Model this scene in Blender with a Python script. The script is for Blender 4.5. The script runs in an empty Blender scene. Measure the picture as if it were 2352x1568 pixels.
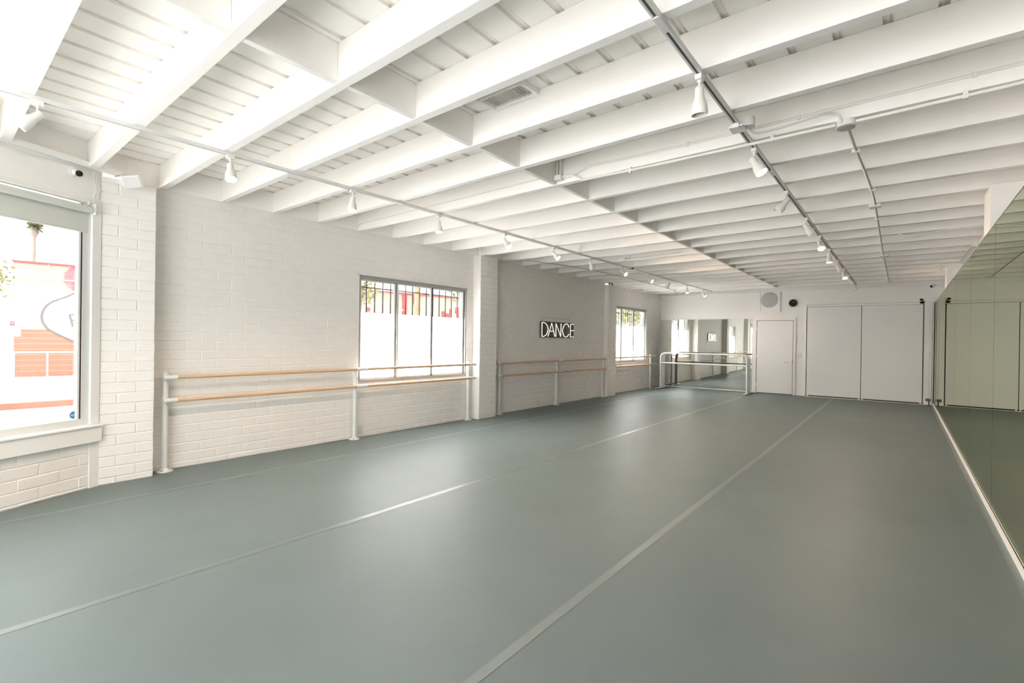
import bpy, bmesh, math, random
from mathutils import Matrix, Vector, noise

random.seed(7)
S = bpy.context.scene
C = S.collection
PI = math.pi

# ------------------------------------------------------------------ camera
def _rot(yaw, pitch, roll):
    cy, sy = math.cos(yaw), math.sin(yaw); cp, sp = math.cos(pitch), math.sin(pitch); cr, sr = math.cos(roll), math.sin(roll)
    Ry = Matrix(((cy, 0, sy), (0, 1, 0), (-sy, 0, cy))); Rx = Matrix(((1, 0, 0), (0, cp, -sp), (0, sp, cp))); Rz = Matrix(((cr, -sr, 0), (sr, cr, 0), (0, 0, 1)))
    return Rz @ Rx @ Ry
_R = _rot(.6802, .0030, .0149)
def _w(r): return Vector((r[0], r[2], -r[1]))
_right, _down, _fwd = _w(_R[0]), _w(_R[1]), _w(_R[2])
cam_d = bpy.data.cameras.new('camera'); cam = bpy.data.objects.new('camera', cam_d); C.objects.link(cam)
cam_d.sensor_fit = 'HORIZONTAL'; cam_d.sensor_width = 36.0; cam_d.lens = 1106.6 / 2352 * 36
cam_d.clip_start = .05; cam_d.clip_end = 300
_m = Matrix((_right, -_down, -_fwd)).transposed().to_4x4(); _m.translation = (0, 0, 1.45)
cam.matrix_world = _m
S.camera = cam

# ------------------------------------------------------------------ world, sun, exposure
W = bpy.data.worlds.new('world'); S.world = W; W.use_nodes = True
bg = W.node_tree.nodes['Background']; bg.inputs['Color'].default_value = (.97, .985, 1.0, 1); bg.inputs['Strength'].default_value = 1.5
sd = bpy.data.lights.new('sun', 'SUN'); sun = bpy.data.objects.new('sun', sd); C.objects.link(sun)
sd.energy = 4.0; sd.angle = math.radians(.6); sd.color = (1, .96, .9)
sun.rotation_euler = Vector((-.1, .42, -.9)).to_track_quat('-Z', 'Y').to_euler()
S.view_settings.view_transform = 'Standard'; S.view_settings.look = 'None'
S.view_settings.exposure = 4.35; S.view_settings.gamma = 1.0; S.view_settings.use_curve_mapping = False
S.cycles.max_bounces = 8; S.cycles.diffuse_bounces = 6; S.cycles.glossy_bounces = 4; S.cycles.transparent_max_bounces = 16
S.cycles.use_denoising = True; S.cycles.use_adaptive_sampling = True; S.cycles.adaptive_threshold = .03; S.cycles.use_light_tree = False; S.cycles.sample_clamp_indirect = 1.0; S.cycles.caustics_reflective = False; S.cycles.caustics_refractive = False

# ------------------------------------------------------------------ materials
MATS = {}
def mat(name, col, rough=.6, metal=0.0, spec=.5, bump=0.0, bscale=40.0, var=0.0, vscale=3.0, emit=None, estr=0.0, stretch=(1, 1, 1)):
    m = bpy.data.materials.new(name); m.use_nodes = True; nt = m.node_tree; b = nt.nodes['Principled BSDF']
    b.inputs['Roughness'].default_value = rough; b.inputs['Metallic'].default_value = metal; b.inputs['Specular IOR Level'].default_value = spec
    b.inputs['Base Color'].default_value = (*col, 1)
    if var or bump:
        tc = nt.nodes.new('ShaderNodeTexCoord'); mp = nt.nodes.new('ShaderNodeMapping'); mp.inputs['Scale'].default_value = stretch
        nt.links.new(tc.outputs['Object'], mp.inputs['Vector'])
    if var:
        n = nt.nodes.new('ShaderNodeTexNoise'); n.inputs['Scale'].default_value = vscale; n.inputs['Detail'].default_value = 4
        nt.links.new(mp.outputs[0], n.inputs['Vector'])
        r = nt.nodes.new('ShaderNodeValToRGB'); r.color_ramp.elements[0].position = .3; r.color_ramp.elements[1].position = .7
        r.color_ramp.elements[0].color = (*[c * (1 - var) for c in col], 1); r.color_ramp.elements[1].color = (*[min(1, c * (1 + var)) for c in col], 1)
        nt.links.new(n.outputs['Fac'], r.inputs['Fac']); nt.links.new(r.outputs['Color'], b.inputs['Base Color'])
    if bump:
        n2 = nt.nodes.new('ShaderNodeTexNoise'); n2.inputs['Scale'].default_value = bscale; n2.inputs['Detail'].default_value = 3
        nt.links.new(mp.outputs[0], n2.inputs['Vector'])
        bp = nt.nodes.new('ShaderNodeBump'); bp.inputs['Strength'].default_value = bump; bp.inputs['Distance'].default_value = .004
        nt.links.new(n2.outputs['Fac'], bp.inputs['Height']); nt.links.new(bp.outputs['Normal'], b.inputs['Normal'])
    if emit:
        b.inputs['Emission Color'].default_value = (*emit, 1); b.inputs['Emission Strength'].default_value = estr
    MATS[name] = m
    return m
WHITE = (.87, .84, .803)
M_brick = mat('painted_brick', WHITE, .55, bump=.3, bscale=55, var=.02, vscale=6)
M_wall = mat('painted_plaster', (.91, .886, .853), .6)
M_ceil = mat('painted_timber', (.968, .937, .898), .6, var=.012, vscale=5, stretch=(1, 6, 6))
M_trim = mat('painted_trim', (.89, .88, .86), .4)
M_door = mat('door_paint', (.87, .86, .835), .42)
M_vinyl = mat('grey_vinyl', (.145, .178, .181), .47, spec=.15, bump=.2, bscale=14, var=.035, vscale=1.6)
M_sub = mat('subfloor', (.2, .2, .2), .8)
M_tape = mat('clear_tape', (.152, .184, .185), .38, spec=.33, bump=.1, bscale=20)
M_alu = mat('grey_aluminium', (.42, .41, .40), .45, metal=.3)
M_alu_l = mat('pale_aluminium', (.70, .71, .69), .4)
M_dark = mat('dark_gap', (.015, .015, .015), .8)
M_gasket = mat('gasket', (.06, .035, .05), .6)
M_pipe = mat('white_pipe', (.76, .79, .77), .32)
M_chrome = mat('chrome', (.75, .75, .74), .2, metal=1.0)
M_black = mat('black_plastic', (.01, .01, .01), .6, spec=.3)
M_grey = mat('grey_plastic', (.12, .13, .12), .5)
M_track = mat('track_white', (.74, .73, .71), .4)
M_lamp = mat('lamp_white', (.85, .835, .80), .38)
M_brass = mat('brass', (.72, .5, .2), .3, metal=1.0)
M_galv = mat('galvanised_plate', (.45, .48, .49), .4, metal=.6)
M_emt = mat('conduit_grey', (.55, .54, .52), .45)
M_shade = mat('roller_fabric', (.66, .67, .62), .8, bump=.2, bscale=300)
M_bulb = mat('lamp_glow', (1, .8, .6), .5, emit=(1, .74, .48), estr=1.6)
M_bulboff = mat('lamp_frosted', (.8, .78, .74), .4)
M_neon = mat('neon_tube', (1, .9, .8), .4, emit=(1, .80, .62), estr=.11)
M_sign = mat('sign_black', (.008, .008, .008), .4)
M_cord = mat('clear_cord', (.45, .44, .41), .4)
M_louv = mat('louver_grey', (.5, .505, .51), .5)
M_plate = mat('outlet_plate', (.74, .73, .69), .35)

def wood_mat():
    m = bpy.data.materials.new('oak_rail'); m.use_nodes = True; nt = m.node_tree; b = nt.nodes['Principled BSDF']; b.inputs['Roughness'].default_value = .42
    tc = nt.nodes.new('ShaderNodeTexCoord'); mp = nt.nodes.new('ShaderNodeMapping'); mp.inputs['Scale'].default_value = (40, 1.2, 40)
    n = nt.nodes.new('ShaderNodeTexNoise'); n.inputs['Scale'].default_value = 2.2; n.inputs['Detail'].default_value = 5
    r = nt.nodes.new('ShaderNodeValToRGB'); r.color_ramp.elements[0].color = (.60, .40, .245, 1); r.color_ramp.elements[1].color = (.76, .55, .37, 1)
    r.color_ramp.elements[0].position = .3; r.color_ramp.elements[1].position = .7
    nt.links.new(tc.outputs['Object'], mp.inputs[0]); nt.links.new(mp.outputs[0], n.inputs['Vector']); nt.links.new(n.outputs['Fac'], r.inputs[0]); nt.links.new(r.outputs[0], b.inputs['Base Color'])
    return m
M_wood = wood_mat()
def glass_mat(name='window_glass', tint=(.95, .97, .96)):
    m = bpy.data.materials.new(name); m.use_nodes = True; nt = m.node_tree; nt.nodes.clear()
    o = nt.nodes.new('ShaderNodeOutputMaterial'); t = nt.nodes.new('ShaderNodeBsdfTransparent'); t.inputs[0].default_value = (*tint, 1)
    g = nt.nodes.new('ShaderNodeBsdfGlossy'); g.inputs['Roughness'].default_value = .0
    mx = nt.nodes.new('ShaderNodeMixShader'); mx.inputs[0].default_value = .05
    nt.links.new(t.outputs[0], mx.inputs[1]); nt.links.new(g.outputs[0], mx.inputs[2]); nt.links.new(mx.outputs[0], o.inputs[0])
    return m
M_glass = glass_mat()
M_glass_t = glass_mat('tinted_shop_glass', (.165, .168, .167))
M_glass_f = glass_mat('front_fill_glass', (.255, .252, .246))  # tint sets how much daylight the added front window lets in
def frost_mat():
    m = bpy.data.materials.new('frosted_film'); m.use_nodes = True; nt = m.node_tree; nt.nodes.clear()
    o = nt.nodes.new('ShaderNodeOutputMaterial'); t = nt.nodes.new('ShaderNodeBsdfTransparent'); t.inputs[0].default_value = (.9, .88, .88, 1)
    tr = nt.nodes.new('ShaderNodeBsdfTranslucent'); tr.inputs[0].default_value = (.97, .94, .95, 1)
    tc = nt.nodes.new('ShaderNodeTexCoord'); n = nt.nodes.new('ShaderNodeTexNoise'); n.inputs['Scale'].default_value = 75; n.inputs['Detail'].default_value = 2
    r = nt.nodes.new('ShaderNodeValToRGB'); r.color_ramp.elements[0].position = .60; r.color_ramp.elements[1].position = .68
    r.color_ramp.elements[0].color = (0, 0, 0, 1); r.color_ramp.elements[1].color = (.6, .6, .6, 1)
    mx = nt.nodes.new('ShaderNodeMixShader')
    nt.links.new(tc.outputs['Object'], n.inputs['Vector']); nt.links.new(n.outputs['Fac'], r.inputs[0]); nt.links.new(r.outputs[0], mx.inputs[0])
    nt.links.new(tr.outputs[0], mx.inputs[1]); nt.links.new(t.outputs[0], mx.inputs[2]); nt.links.new(mx.outputs[0], o.inputs[0])
    return m
M_frost = frost_mat()
def mirror_mat(name, col):
    m = bpy.data.materials.new(name); m.use_nodes = True; nt = m.node_tree; nt.nodes.clear()
    o = nt.nodes.new('ShaderNodeOutputMaterial'); g = nt.nodes.new('ShaderNodeBsdfGlossy'); g.inputs['Roughness'].default_value = .004; g.inputs['Color'].default_value = (*col, 1)
    tc = nt.nodes.new('ShaderNodeTexCoord'); n = nt.nodes.new('ShaderNodeTexNoise'); n.inputs['Scale'].default_value = .8
    bp = nt.nodes.new('ShaderNodeBump'); bp.inputs['Strength'].default_value = .02; bp.inputs['Distance'].default_value = .01
    nt.links.new(tc.outputs['Object'], n.inputs['Vector']); nt.links.new(n.outputs['Fac'], bp.inputs['Height']); nt.links.new(bp.outputs[0], g.inputs['Normal'])
    nt.links.new(g.outputs[0], o.inputs[0])
    return m
M_mir_r = mirror_mat('mirror_green_tint', (.71, .75, .62))
M_mir_b = mirror_mat('mirror_silver', (.86, .88, .82))

# ------------------------------------------------------------------ mesh builder
class MB:
    def __init__(s, M=None): s.v = []; s.f = []; s.sm = []; s.M = M or Matrix()
    def _add(s, vs, fs, smooth=False):
        o = len(s.v); s.v += [tuple(s.M @ Vector(p)) for p in vs]
        for f in fs: s.f.append(tuple(i + o for i in f)); s.sm.append(smooth)
        return s
    def box(s, x0, x1, y0, y1, z0, z1, bev=0.0):
        x0, x1 = min(x0, x1), max(x0, x1); y0, y1 = min(y0, y1), max(y0, y1); z0, z1 = min(z0, z1), max(z0, z1)
        if not bev:
            return s._add([(x0, y0, z0), (x1, y0, z0), (x1, y1, z0), (x0, y1, z0), (x0, y0, z1), (x1, y0, z1), (x1, y1, z1), (x0, y1, z1)],
                          [(0, 3, 2, 1), (4, 5, 6, 7), (0, 1, 5, 4), (1, 2, 6, 5), (2, 3, 7, 6), (3, 0, 4, 7)])
        bm = bmesh.new(); bmesh.ops.create_cube(bm, size=1)
        for v in bm.verts: v.co = Vector(((x0 + x1) / 2 + v.co.x * (x1 - x0), (y0 + y1) / 2 + v.co.y * (y1 - y0), (z0 + z1) / 2 + v.co.z * (z1 - z0)))
        bmesh.ops.bevel(bm, geom=bm.edges[:], offset=bev, segments=2, affect='EDGES', profile=.5)
        return s.from_bm(bm)
    def from_bm(s, bm, smooth=False):
        bm.verts.index_update(); s._add([v.co[:] for v in bm.verts], [[v.index for v in f.verts] for f in bm.faces], smooth); bm.free(); return s
    def quad(s, a, b, c, d): return s._add([a, b, c, d], [(0, 1, 2, 3)])
    def poly_prism(s, pts, axis_from, axis_to):
        """pts: list of 3D points (flat polygon); extruded by vector axis_to"""
        n = len(pts); e = Vector(axis_to)
        vs = [tuple(Vector(p) + Vector(axis_from)) for p in pts] + [tuple(Vector(p) + Vector(axis_from) + e) for p in pts]
        fs = [tuple(range(n - 1, -1, -1)), tuple(range(n, 2 * n))] + [(i, (i + 1) % n, n + (i + 1) % n, n + i) for i in range(n)]
        return s._add(vs, fs)
    def tube(s, pts, r, seg=12, cap=True, closed=False):
        pts = [Vector(p) for p in pts]; n = len(pts); rr = r if isinstance(r, (list, tuple)) else [r] * n
        ring = []; up = None; vs = []
        for i, p in enumerate(pts):
            if closed: d = (pts[(i + 1) % n] - pts[i - 1]).normalized()
            elif i == 0: d = (pts[1] - pts[0]).normalized()
            elif i == n - 1: d = (pts[-1] - pts[-2]).normalized()
            else: d = ((pts[i + 1] - p).normalized() + (p - pts[i - 1]).normalized()).normalized()
            if up is None:
                up = Vector((0, 0, 1)) if abs(d.z) < .9 else Vector((1, 0, 0))
            a = (up - d * up.dot(d)).normalized(); b = d.cross(a); up = a
            for k in range(seg):
                t = 2 * PI * k / seg; vs.append(tuple(p + (a * math.cos(t) + b * math.sin(t)) * rr[i]))
        fs = []
        for i in range(n if closed else n - 1):
            j = (i + 1) % n
            for k in range(seg): fs.append((i * seg + k, i * seg + (k + 1) % seg, j * seg + (k + 1) % seg, j * seg + k))
        s._add(vs, fs, True)
        if cap and not closed:
            s._add(vs[:seg], [tuple(range(seg - 1, -1, -1))]); s._add(vs[-seg:], [tuple(range(seg))])
        return s
    def cyl(s, a, b, r, seg=16, cap=True): return s.tube([a, b], r, seg, cap)
    def sphere(s, c, r, u=12, v=8, sc=(1, 1, 1)):
        bm = bmesh.new(); bmesh.ops.create_uvsphere(bm, u_segments=u, v_segments=v, radius=r)
        for w in bm.verts: w.co = Vector((w.co.x * sc[0], w.co.y * sc[1], w.co.z * sc[2])) + Vector(c)
        return s.from_bm(bm, True)
    def mesh(s, name):
        me = bpy.data.meshes.new(name); me.from_pydata(s.v, [], s.f); me.polygons.foreach_set('use_smooth', s.sm); me.update(); return me
    def build(s, name, m, parent=None):
        return link(name, s.mesh(name), m, parent)

def link(name, me, m=None, parent=None):
    o = bpy.data.objects.new(name, me); C.objects.link(o)
    if m is not None and not me.materials: me.materials.append(m)
    if parent is not None: adopt(o, parent)
    return o
LOCM = {}
def adopt(o, parent):
    o.parent = parent
    o.matrix_parent_inverse = LOCM.get(parent.name, Matrix()).inverted()
def thing(name, label, cat, loc=(0, 0, 0), group=None):
    o = bpy.data.objects.new(name, None); C.objects.link(o); o.location = loc; o.empty_display_size = .1
    LOCM[o.name] = Matrix.Translation(loc); tag(o, label, cat, group); return o
def tag(o, label, cat, group=None):
    o['label'] = label; o['category'] = cat
    if group: o['group'] = group
    return o
def struct(o, label=None, cat=None):
    o['kind'] = 'structure'
    if label: o['label'] = label
    if cat: o['category'] = cat
    return o
def text_mesh(txt, size, M, ext=.001):
    cu = bpy.data.curves.new('lettering', 'FONT'); cu.body = txt; cu.size = size; cu.align_x = 'CENTER'; cu.align_y = 'CENTER'; cu.extrude = ext
    to = bpy.data.objects.new('lettering', cu); C.objects.link(to); dg = bpy.context.evaluated_depsgraph_get()
    me = bpy.data.meshes.new_from_object(to.evaluated_get(dg)); bpy.data.objects.remove(to); bpy.data.curves.remove(cu)
    me.materials.clear(); me.transform(M); return me

# ------------------------------------------------------------------ frames and main dimensions
XW = -6.14; XW3 = -6.25; XM = .62; XR = .855; ZJ = 3.0; ZD = 3.245; YF = -2.5
M_left = Matrix(((0, 1, 0, XW), (-1, 0, 0, 0), (0, 0, 1, 0), (0, 0, 0, 1)))          # local x = -Y, local y = +X (into the room)
M_left3 = Matrix(((0, 1, 0, XW3), (-1, 0, 0, 0), (0, 0, 1, 0), (0, 0, 0, 1)))
_a = math.radians(25)
M_sf = Matrix(((math.sin(_a), math.cos(_a), 0, -5.95), (-math.cos(_a), math.sin(_a), 0, 1.09), (0, 0, 1, 0), (0, 0, 0, 1)))  # local x along the storefront towards the front, y into the room
_b = math.radians(1.72)
M_back = Matrix.Translation((.6, 15.82, 0)) @ Matrix.Rotation(_b, 4, 'Z') @ Matrix.Translation((-.6, 0, 0))       # local x = X, local y = 0 at the wall, negative into the room
SFL = 3.96

# ------------------------------------------------------------------ floor
fl = MB().poly_prism([(-6.35, 1.3, 0), (-6.02, 1.1, 0), (-4.33, YF - .1, 0), (1.0, YF - .1, 0), (1.0, 16.1, 0), (-6.5, 16.1, 0), (-6.5, 1.3, 0)], (0, 0, -.12), (0, 0, .1165)).build('floor', M_sub)
struct(fl, 'grey vinyl dance floor laid in long sheets', 'floor')
def sheet(x0, x1):
    pts = [(x0, YF - .05), (x1, YF - .05), (x1, 15.9), (x0, 15.9)]; out = []
    ins = lambda p: (p[0] + 6.0) * .9063 + (p[1] - 1.09) * .4226          # inside of the angled storefront line
    for i in range(4):
        p, q_ = pts[i], pts[(i + 1) % 4]; dp, dq = ins(p), ins(q_)
        if x0 < -6.1 and i == 3: pass
        if dp >= 0: out.append(p)
        if dp * dq < 0: t = dp / (dp - dq); out.append((p[0] + (q_[0] - p[0]) * t, p[1] + (q_[1] - p[1]) * t))
    MB().poly_prism([(a, b, 0) for a, b in out], (0, 0, -.003), (0, 0, .003)).build('vinyl_sheet', M_vinyl, fl)
SX = [-6.32, -5.311, -3.364, -1.40, .86]
for i in range(4): sheet(SX[i] + .0006, SX[i + 1] - .0006)
for x, y0, lab in ((-5.311, -.3, 'clear floor tape strip along the seam closest to the barres'), (-3.364, -1.9, 'clear floor tape strip along the seam down the middle of the floor'), (-1.40, -2.4, 'clear floor tape strip along the seam pointing at the sliding doors')):
    t = MB(); n = 60; y1 = 15.45 if x > -3 else (14.4 if x > -5 else 14.2)
    pts = []
    for k in range(n + 1):
        y = y0 + (y1 - y0) * k / n; w = .027 + .003 * noise.noise((x, y * 1.3, 0)); c = x + .004 * noise.noise((y * .5, x, 3)) - (.004 * max(0, y - 8) if x > -3 else 0)
        pts.append((c - w, y, .0012)); pts.append((c + w, y, .0012))
    t._add(pts, [(2 * k, 2 * k + 1, 2 * k + 3, 2 * k + 2) for k in range(n)])
    tag(t.build('floor_tape', M_tape), lab, 'tape', 'floor tape strips')
t = MB(); pts = []
for k in range(81):
    y = -2.3 + 18.0 * k / 80; w = .045 + .008 * noise.noise((y * 2.1, 5, 0)); pts += [(XM - .012 - w, y, .0012), (XM - .008, y, .0012)]
t._add(pts, [(2 * k, 2 * k + 1, 2 * k + 3, 2 * k + 2) for k in range(80)])
tag(t.build('floor_tape', M_tape), 'uneven clear tape sealing the floor edge along the mirror base', 'tape', 'floor tape strips')

# ------------------------------------------------------------------ brickwork
BL, BH = .3048, .1016
_bm_cache = {}
def brick_mesh(w, h, d, var):
    key = (round(w, 3), round(h, 3), round(d, 3), var)
    if key in _bm_cache: return _bm_cache[key]
    rnd = random.Random(var * 31 + int(w * 1000)); g = .0032; b = .005
    x, z = w / 2 - g, h / 2 - g
    j = lambda a: rnd.uniform(-a, a)
    outer = [(-x + j(.002), -z + j(.0015)), (x + j(.002), -z + j(.0015)), (x + j(.002), z + j(.0015)), (-x + j(.002), z + j(.0015))]
    inner = [(px - math.copysign(b, px), pz - math.copysign(b, pz)) for px, pz in outer]
    fy = .0040
    vs = [(p[0], -d, p[1]) for p in outer] + [(p[0], fy - .003, p[1]) for p in outer] + [(p[0], fy + j(.0012), p[1]) for p in inner]
    fs = [(8, 11, 10, 9)] + [(4 + i, 8 + i, 8 + (i + 1) % 4, 4 + (i + 1) % 4) for i in range(4)] + [(i, 4 + i, 4 + (i + 1) % 4, (i + 1) % 4) for i in range(4)]
    fs = [tuple(reversed(f)) for f in fs]
    m = MB(); m._add(vs, fs); me = m.mesh('brick'); me.materials.append(M_brick); _bm_cache[key] = me
    return me
def bricks(parent, M, u0, u1, z0, z1, holes=(), phase=0.0, zoff=.0616, depth=.02, limit=300, eye=Vector((0, 0, 1.45))):
    out = []
    k0 = math.floor((z0 - zoff) / BH)
    for k in range(k0, 60):
        a, b = max(z0, zoff + k * BH), min(z1, zoff + (k + 1) * BH)
        if b <= z0 + .012 or a >= z1 - .012: continue
        ph = phase + (BL / 2 if k % 2 else 0)
        i0 = math.floor((u0 - ph) / BL)
        for i in range(i0, i0 + int((u1 - u0) / BL) + 3):
            l, r = max(u0, ph + i * BL), min(u1, ph + (i + 1) * BL)
            if r - l < .02: continue
            rects = [(l, r, a, b)]
            for (h0, h1, hz0, hz1) in holes:
                nxt = []
                for (p, q, c, d) in rects:
                    if q <= h0 or p >= h1 or d <= hz0 or c >= hz1: nxt.append((p, q, c, d)); continue
                    if p < h0: nxt.append((p, h0, c, d))
                    if q > h1: nxt.append((h1, q, c, d))
                    m0, m1 = max(p, h0), min(q, h1)
                    if c < hz0: nxt.append((m0, m1, c, hz0))
                    if d > hz1: nxt.append((m0, m1, hz1, d))
                rects = [x for x in nxt if x[1] - x[0] > .02 and x[3] - x[2] > .015]
            out += rects
    out.sort(key=lambda q: (M @ Vector(((q[0] + q[1]) / 2, 0, (q[2] + q[3]) / 2)) - eye).length)
    rest = MB()
    for n, (l, r, a, b) in enumerate(out):
        me = brick_mesh(r - l, b - a, depth, random.randint(0, 4))
        P = M @ Matrix.Translation(((l + r) / 2, random.uniform(-.0012, .0012), (a + b) / 2))
        if n < limit:
            o = bpy.data.objects.new('brick', me); C.objects.link(o); o.matrix_world = P; o.parent = parent
        else:
            rest.M = P; rest._add([v.co[:] for v in me.vertices], [tuple(p.vertices) for p in me.polygons])
    if rest.v:
        o = rest.build('brickwork', M_brick, parent); o['kind'] = 'stuff'
    return len(out)
def wall_around(M, u0, u1, z0, z1, holes, th, name, m, back=0.0):
    """slab from local y=-th..back with rectangular holes (disjoint in u)"""
    b = MB(M); cur = u0
    for (h0, h1, hz0, hz1) in sorted(holes):
        b.box(cur, h0, -th, back, z0, z1); b.box(h0, h1, -th, back, z0, hz0); b.box(h0, h1, -th, back, hz1, z1); cur = h1
    b.box(cur, u1, -th, back, z0, z1)
    return b.build(name, m)

WIN2 = (-6.275, -4.045, .785, 2.36)
w1 = wall_around(M_left, -6.45, -1.5, 0, ZJ, [WIN2], .2, 'wall_left', M_brick); struct(w1, 'white painted brick wall bay around the three-pane barred window', 'wall')
bricks(w1, M_left, -6.44, -1.51, 0, ZJ, [WIN2], phase=-1.866)
w2 = wall_around(M_left, -11.5, -6.85, 0, ZJ, [], .2, 'wall_left_middle', M_brick); struct(w2, 'white painted brick wall bay behind the DANCE sign', 'wall')
bricks(w2, M_left, -11.49, -6.86, 0, ZJ, phase=-1.866)
WIN3 = (-14.44, -12.22, .85, 2.45)
w3 = wall_around(M_left3, -15.75, -11.5, 0, ZJ, [WIN3], .2, 'wall_left_back', M_brick); struct(w3, 'white painted brick wall bay with the window beside the back mirror', 'wall')
bricks(w3, M_left3, -15.75, -11.51, 0, ZJ, [WIN3], phase=-1.866, limit=0)
def pilaster(y0, y1, xf, xb, ztop, limit, lab, ph):
    Mp = Matrix(((0, 1, 0, xf), (-1, 0, 0, 0), (0, 0, 1, 0), (0, 0, 0, 1)))
    p = MB().box(xb, xf - .002, y0 + .004, y1 - .004, 0, ztop).build('pilaster', M_brick); struct(p, lab, 'pilaster')
    bricks(p, Mp, -y1, -y0, 0, ztop, phase=ph, depth=min(.17, xf - xb - .02), limit=limit)
    return p
pilaster(1.095, 1.535, -5.945, -6.3, 2.955, 300, 'white painted brick pilaster between the storefront window and the first barre', -1.385)
pilaster(6.425, 6.90, -5.955, -6.3, 2.985, 300, 'white painted brick pilaster between the barred window and the DANCE sign', -6.75)
pilaster(11.45, 11.92, -6.015, -6.4, 2.955, 0, 'white painted brick pilaster beyond the DANCE sign', -11.77)
# steel angle brackets on top of the far pilaster
brk = thing('steel_bracket', 'dark steel bracket on top of the pilaster beyond the DANCE sign', 'bracket', (-6.05, 11.6, 2.957))
for y in (11.53, 11.68): MB().box(-6.06, -6.03, y, y + .035, 2.957, 3.0).build('angle', M_dark, brk)

# dwarf wall under the storefront window and its header
SFW = (.135, 3.75, .60, 2.69)
ws = MB(M_sf).box(-.02, SFL + .1, -.25, 0, 0, .47).box(-.02, SFL + .1, -.25, 0, 2.69, 3.035).box(-.05, .03, -.25, -.02, .4, 2.72).box(3.75, SFL + .1, -.25, 0, .4, 2.72).box(-.3, SFL + .1, -.25, -.06, 3.03, 3.3).build('wall_storefront', M_wall)
struct(ws, 'angled white storefront wall with brick base below the big window', 'wall')
bricks(ws, M_sf, .075, 2.4, 0, .432, phase=.16, zoff=.0256)
tr = MB(M_sf).box(-.005, .075, -.05, .012, 0, .44).box(0, .075, -.06, .02, .6, 2.70).build('trim_1', M_trim); struct(tr, 'white vertical trim where storefront meets pilaster', 'trim')
sl = MB(M_sf).box(-.01, SFL, -.05, .05, .432, .575, .006).box(-.01, SFL, -.12, .065, .575, .597, .006).build('trim_2', M_trim); struct(sl, 'deep white sill board below the storefront window', 'trim')
fb = MB(M_sf).box(-.32, SFL, -.03, .035, 2.985, 3.04, .004).build('trim_3', M_trim); struct(fb, 'white ledger board along the top of the storefront header', 'trim')
hb = MB(M_sf).box(0, SFL, -.02, .012, 2.675, 2.70, .003).build('trim_4', M_trim); struct(hb, 'thin white bead along the lower edge of the storefront header', 'trim')

# front wall (behind the viewer), right wall, back wall
wf = wall_around(Matrix.Translation((0, YF, 0)) @ Matrix.Rotation(PI, 4, 'Z'), -XR - .2, 4.5, 0, 3.3, [(-.75, 4.1, .08, 2.95)], .2, 'wall_front', M_wall); struct(wf, 'white front wall with the added daylight fill window', 'wall')
wr = MB().box(XR, XR + .2, YF - .2, 16.2, 0, 3.0).build('wall_right', M_wall); struct(wr, 'white wall behind the long mirror', 'wall')
for y0, y1, lab in ((6.37, 6.80, 'white pilaster above the mirror, the one closer to the camera'), (12.0, 12.45, 'white pilaster above the mirror, the one closer to the back wall')):
    p = MB().box(XM + .012, XR + .02, y0, y1, 0, 2.985, .004).build('pilaster', M_wall); struct(p, lab, 'pilaster')
wb = MB(M_back).box(-7.0, 1.1, 0, .2, 0, 3.0).build('wall_back', M_wall); struct(wb, 'smooth white back wall with mirror, door and sliding doors', 'wall')

# ------------------------------------------------------------------ ceiling: deck, planks, joists, blocking
deck = MB().box(-6.9, 1.3, YF - .3, 16.2, ZD + .020, ZD + .07)
P = .2317; GW = .049
for n in range(-32, 6):
    r = -.0576 + n * P
    deck.box(r - GW * .62, r - GW * .38, YF - .2, 16, ZD + .013, ZD + .021)
cl = deck.build('ceiling', M_ceil); struct(cl, 'white painted timber ceiling of exposed joists under planks', 'ceiling')
for n in range(-30, 5):
    r = -.0576 + n * P
    MB().box(r, r + P - GW, YF - .2, 16.0, ZD, ZD + .0205).build('plank', M_ceil, cl)
JY = [-2.0, -1.4, -.8, -.2, .41, 1.0, 1.605, 2.2, 2.79, 3.39, 4.0, 4.62, 5.235, 5.88, 6.56, 7.26, 7.9, 8.53, 9.25, 10.04, 10.64, 11.28, 11.88, 12.54, 13.3, 14.13, 14.9]
JW = .066
bmj = {}
for i, y in enumerate(JY):
    xl = -6.42
    if y < 1.1: xl = -5.95 + (1.09 - y) * .4663 - .18
    MB().box(xl, 1.02, y, y + JW, ZJ, ZD - .001, .003).build('joist', M_ceil, cl)
for i in range(len(JY) - 1):
    a, b = JY[i] + JW, JY[i + 1]
    xo = -2.735 + (0 if i % 2 else .012)
    MB().box(xo, xo + .042, a + .001, b - .001, ZJ + .004, ZD - .002, .002).build('blocking', M_ceil, cl)
    if b > 1.2:
        MB().box(-6.20 if a < 11.4 else -6.44, -6.135 if a < 11.4 else -6.245, a + .001, b - .001, ZJ, ZD - .002).build('rim_board', M_ceil, cl)
MB().box(-6.44, -6.245, JY[-1] + JW, 15.7, ZJ, ZD).build('rim_board', M_ceil, cl)
roof = MB().box(-7.1, 1.3, YF - .5, 16.4, ZD + .08, ZD + .3).build('roof', M_sub); struct(roof, 'flat roof slab above the ceiling', 'roof')
# upper wall infill between joists over the right wall and back wall
wi = MB().box(XR + .05, XR + .2, YF - .2, 16.2, 2.99, ZD).build('wall_right_top', M_wall); struct(wi, 'white infill above the mirror wall', 'wall')
wi = MB(M_back).box(-7, 1.1, .03, .2, 2.99, ZD + .01).build('wall_back_top', M_wall); struct(wi, 'white infill above the back wall', 'wall')
bt = MB(M_back).box(-6.6, .86, -.03, .0, 2.965, 3.0, .003).build('trim_5', M_trim); struct(bt, 'white cornice strip where back wall meets ceiling', 'trim')

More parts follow.
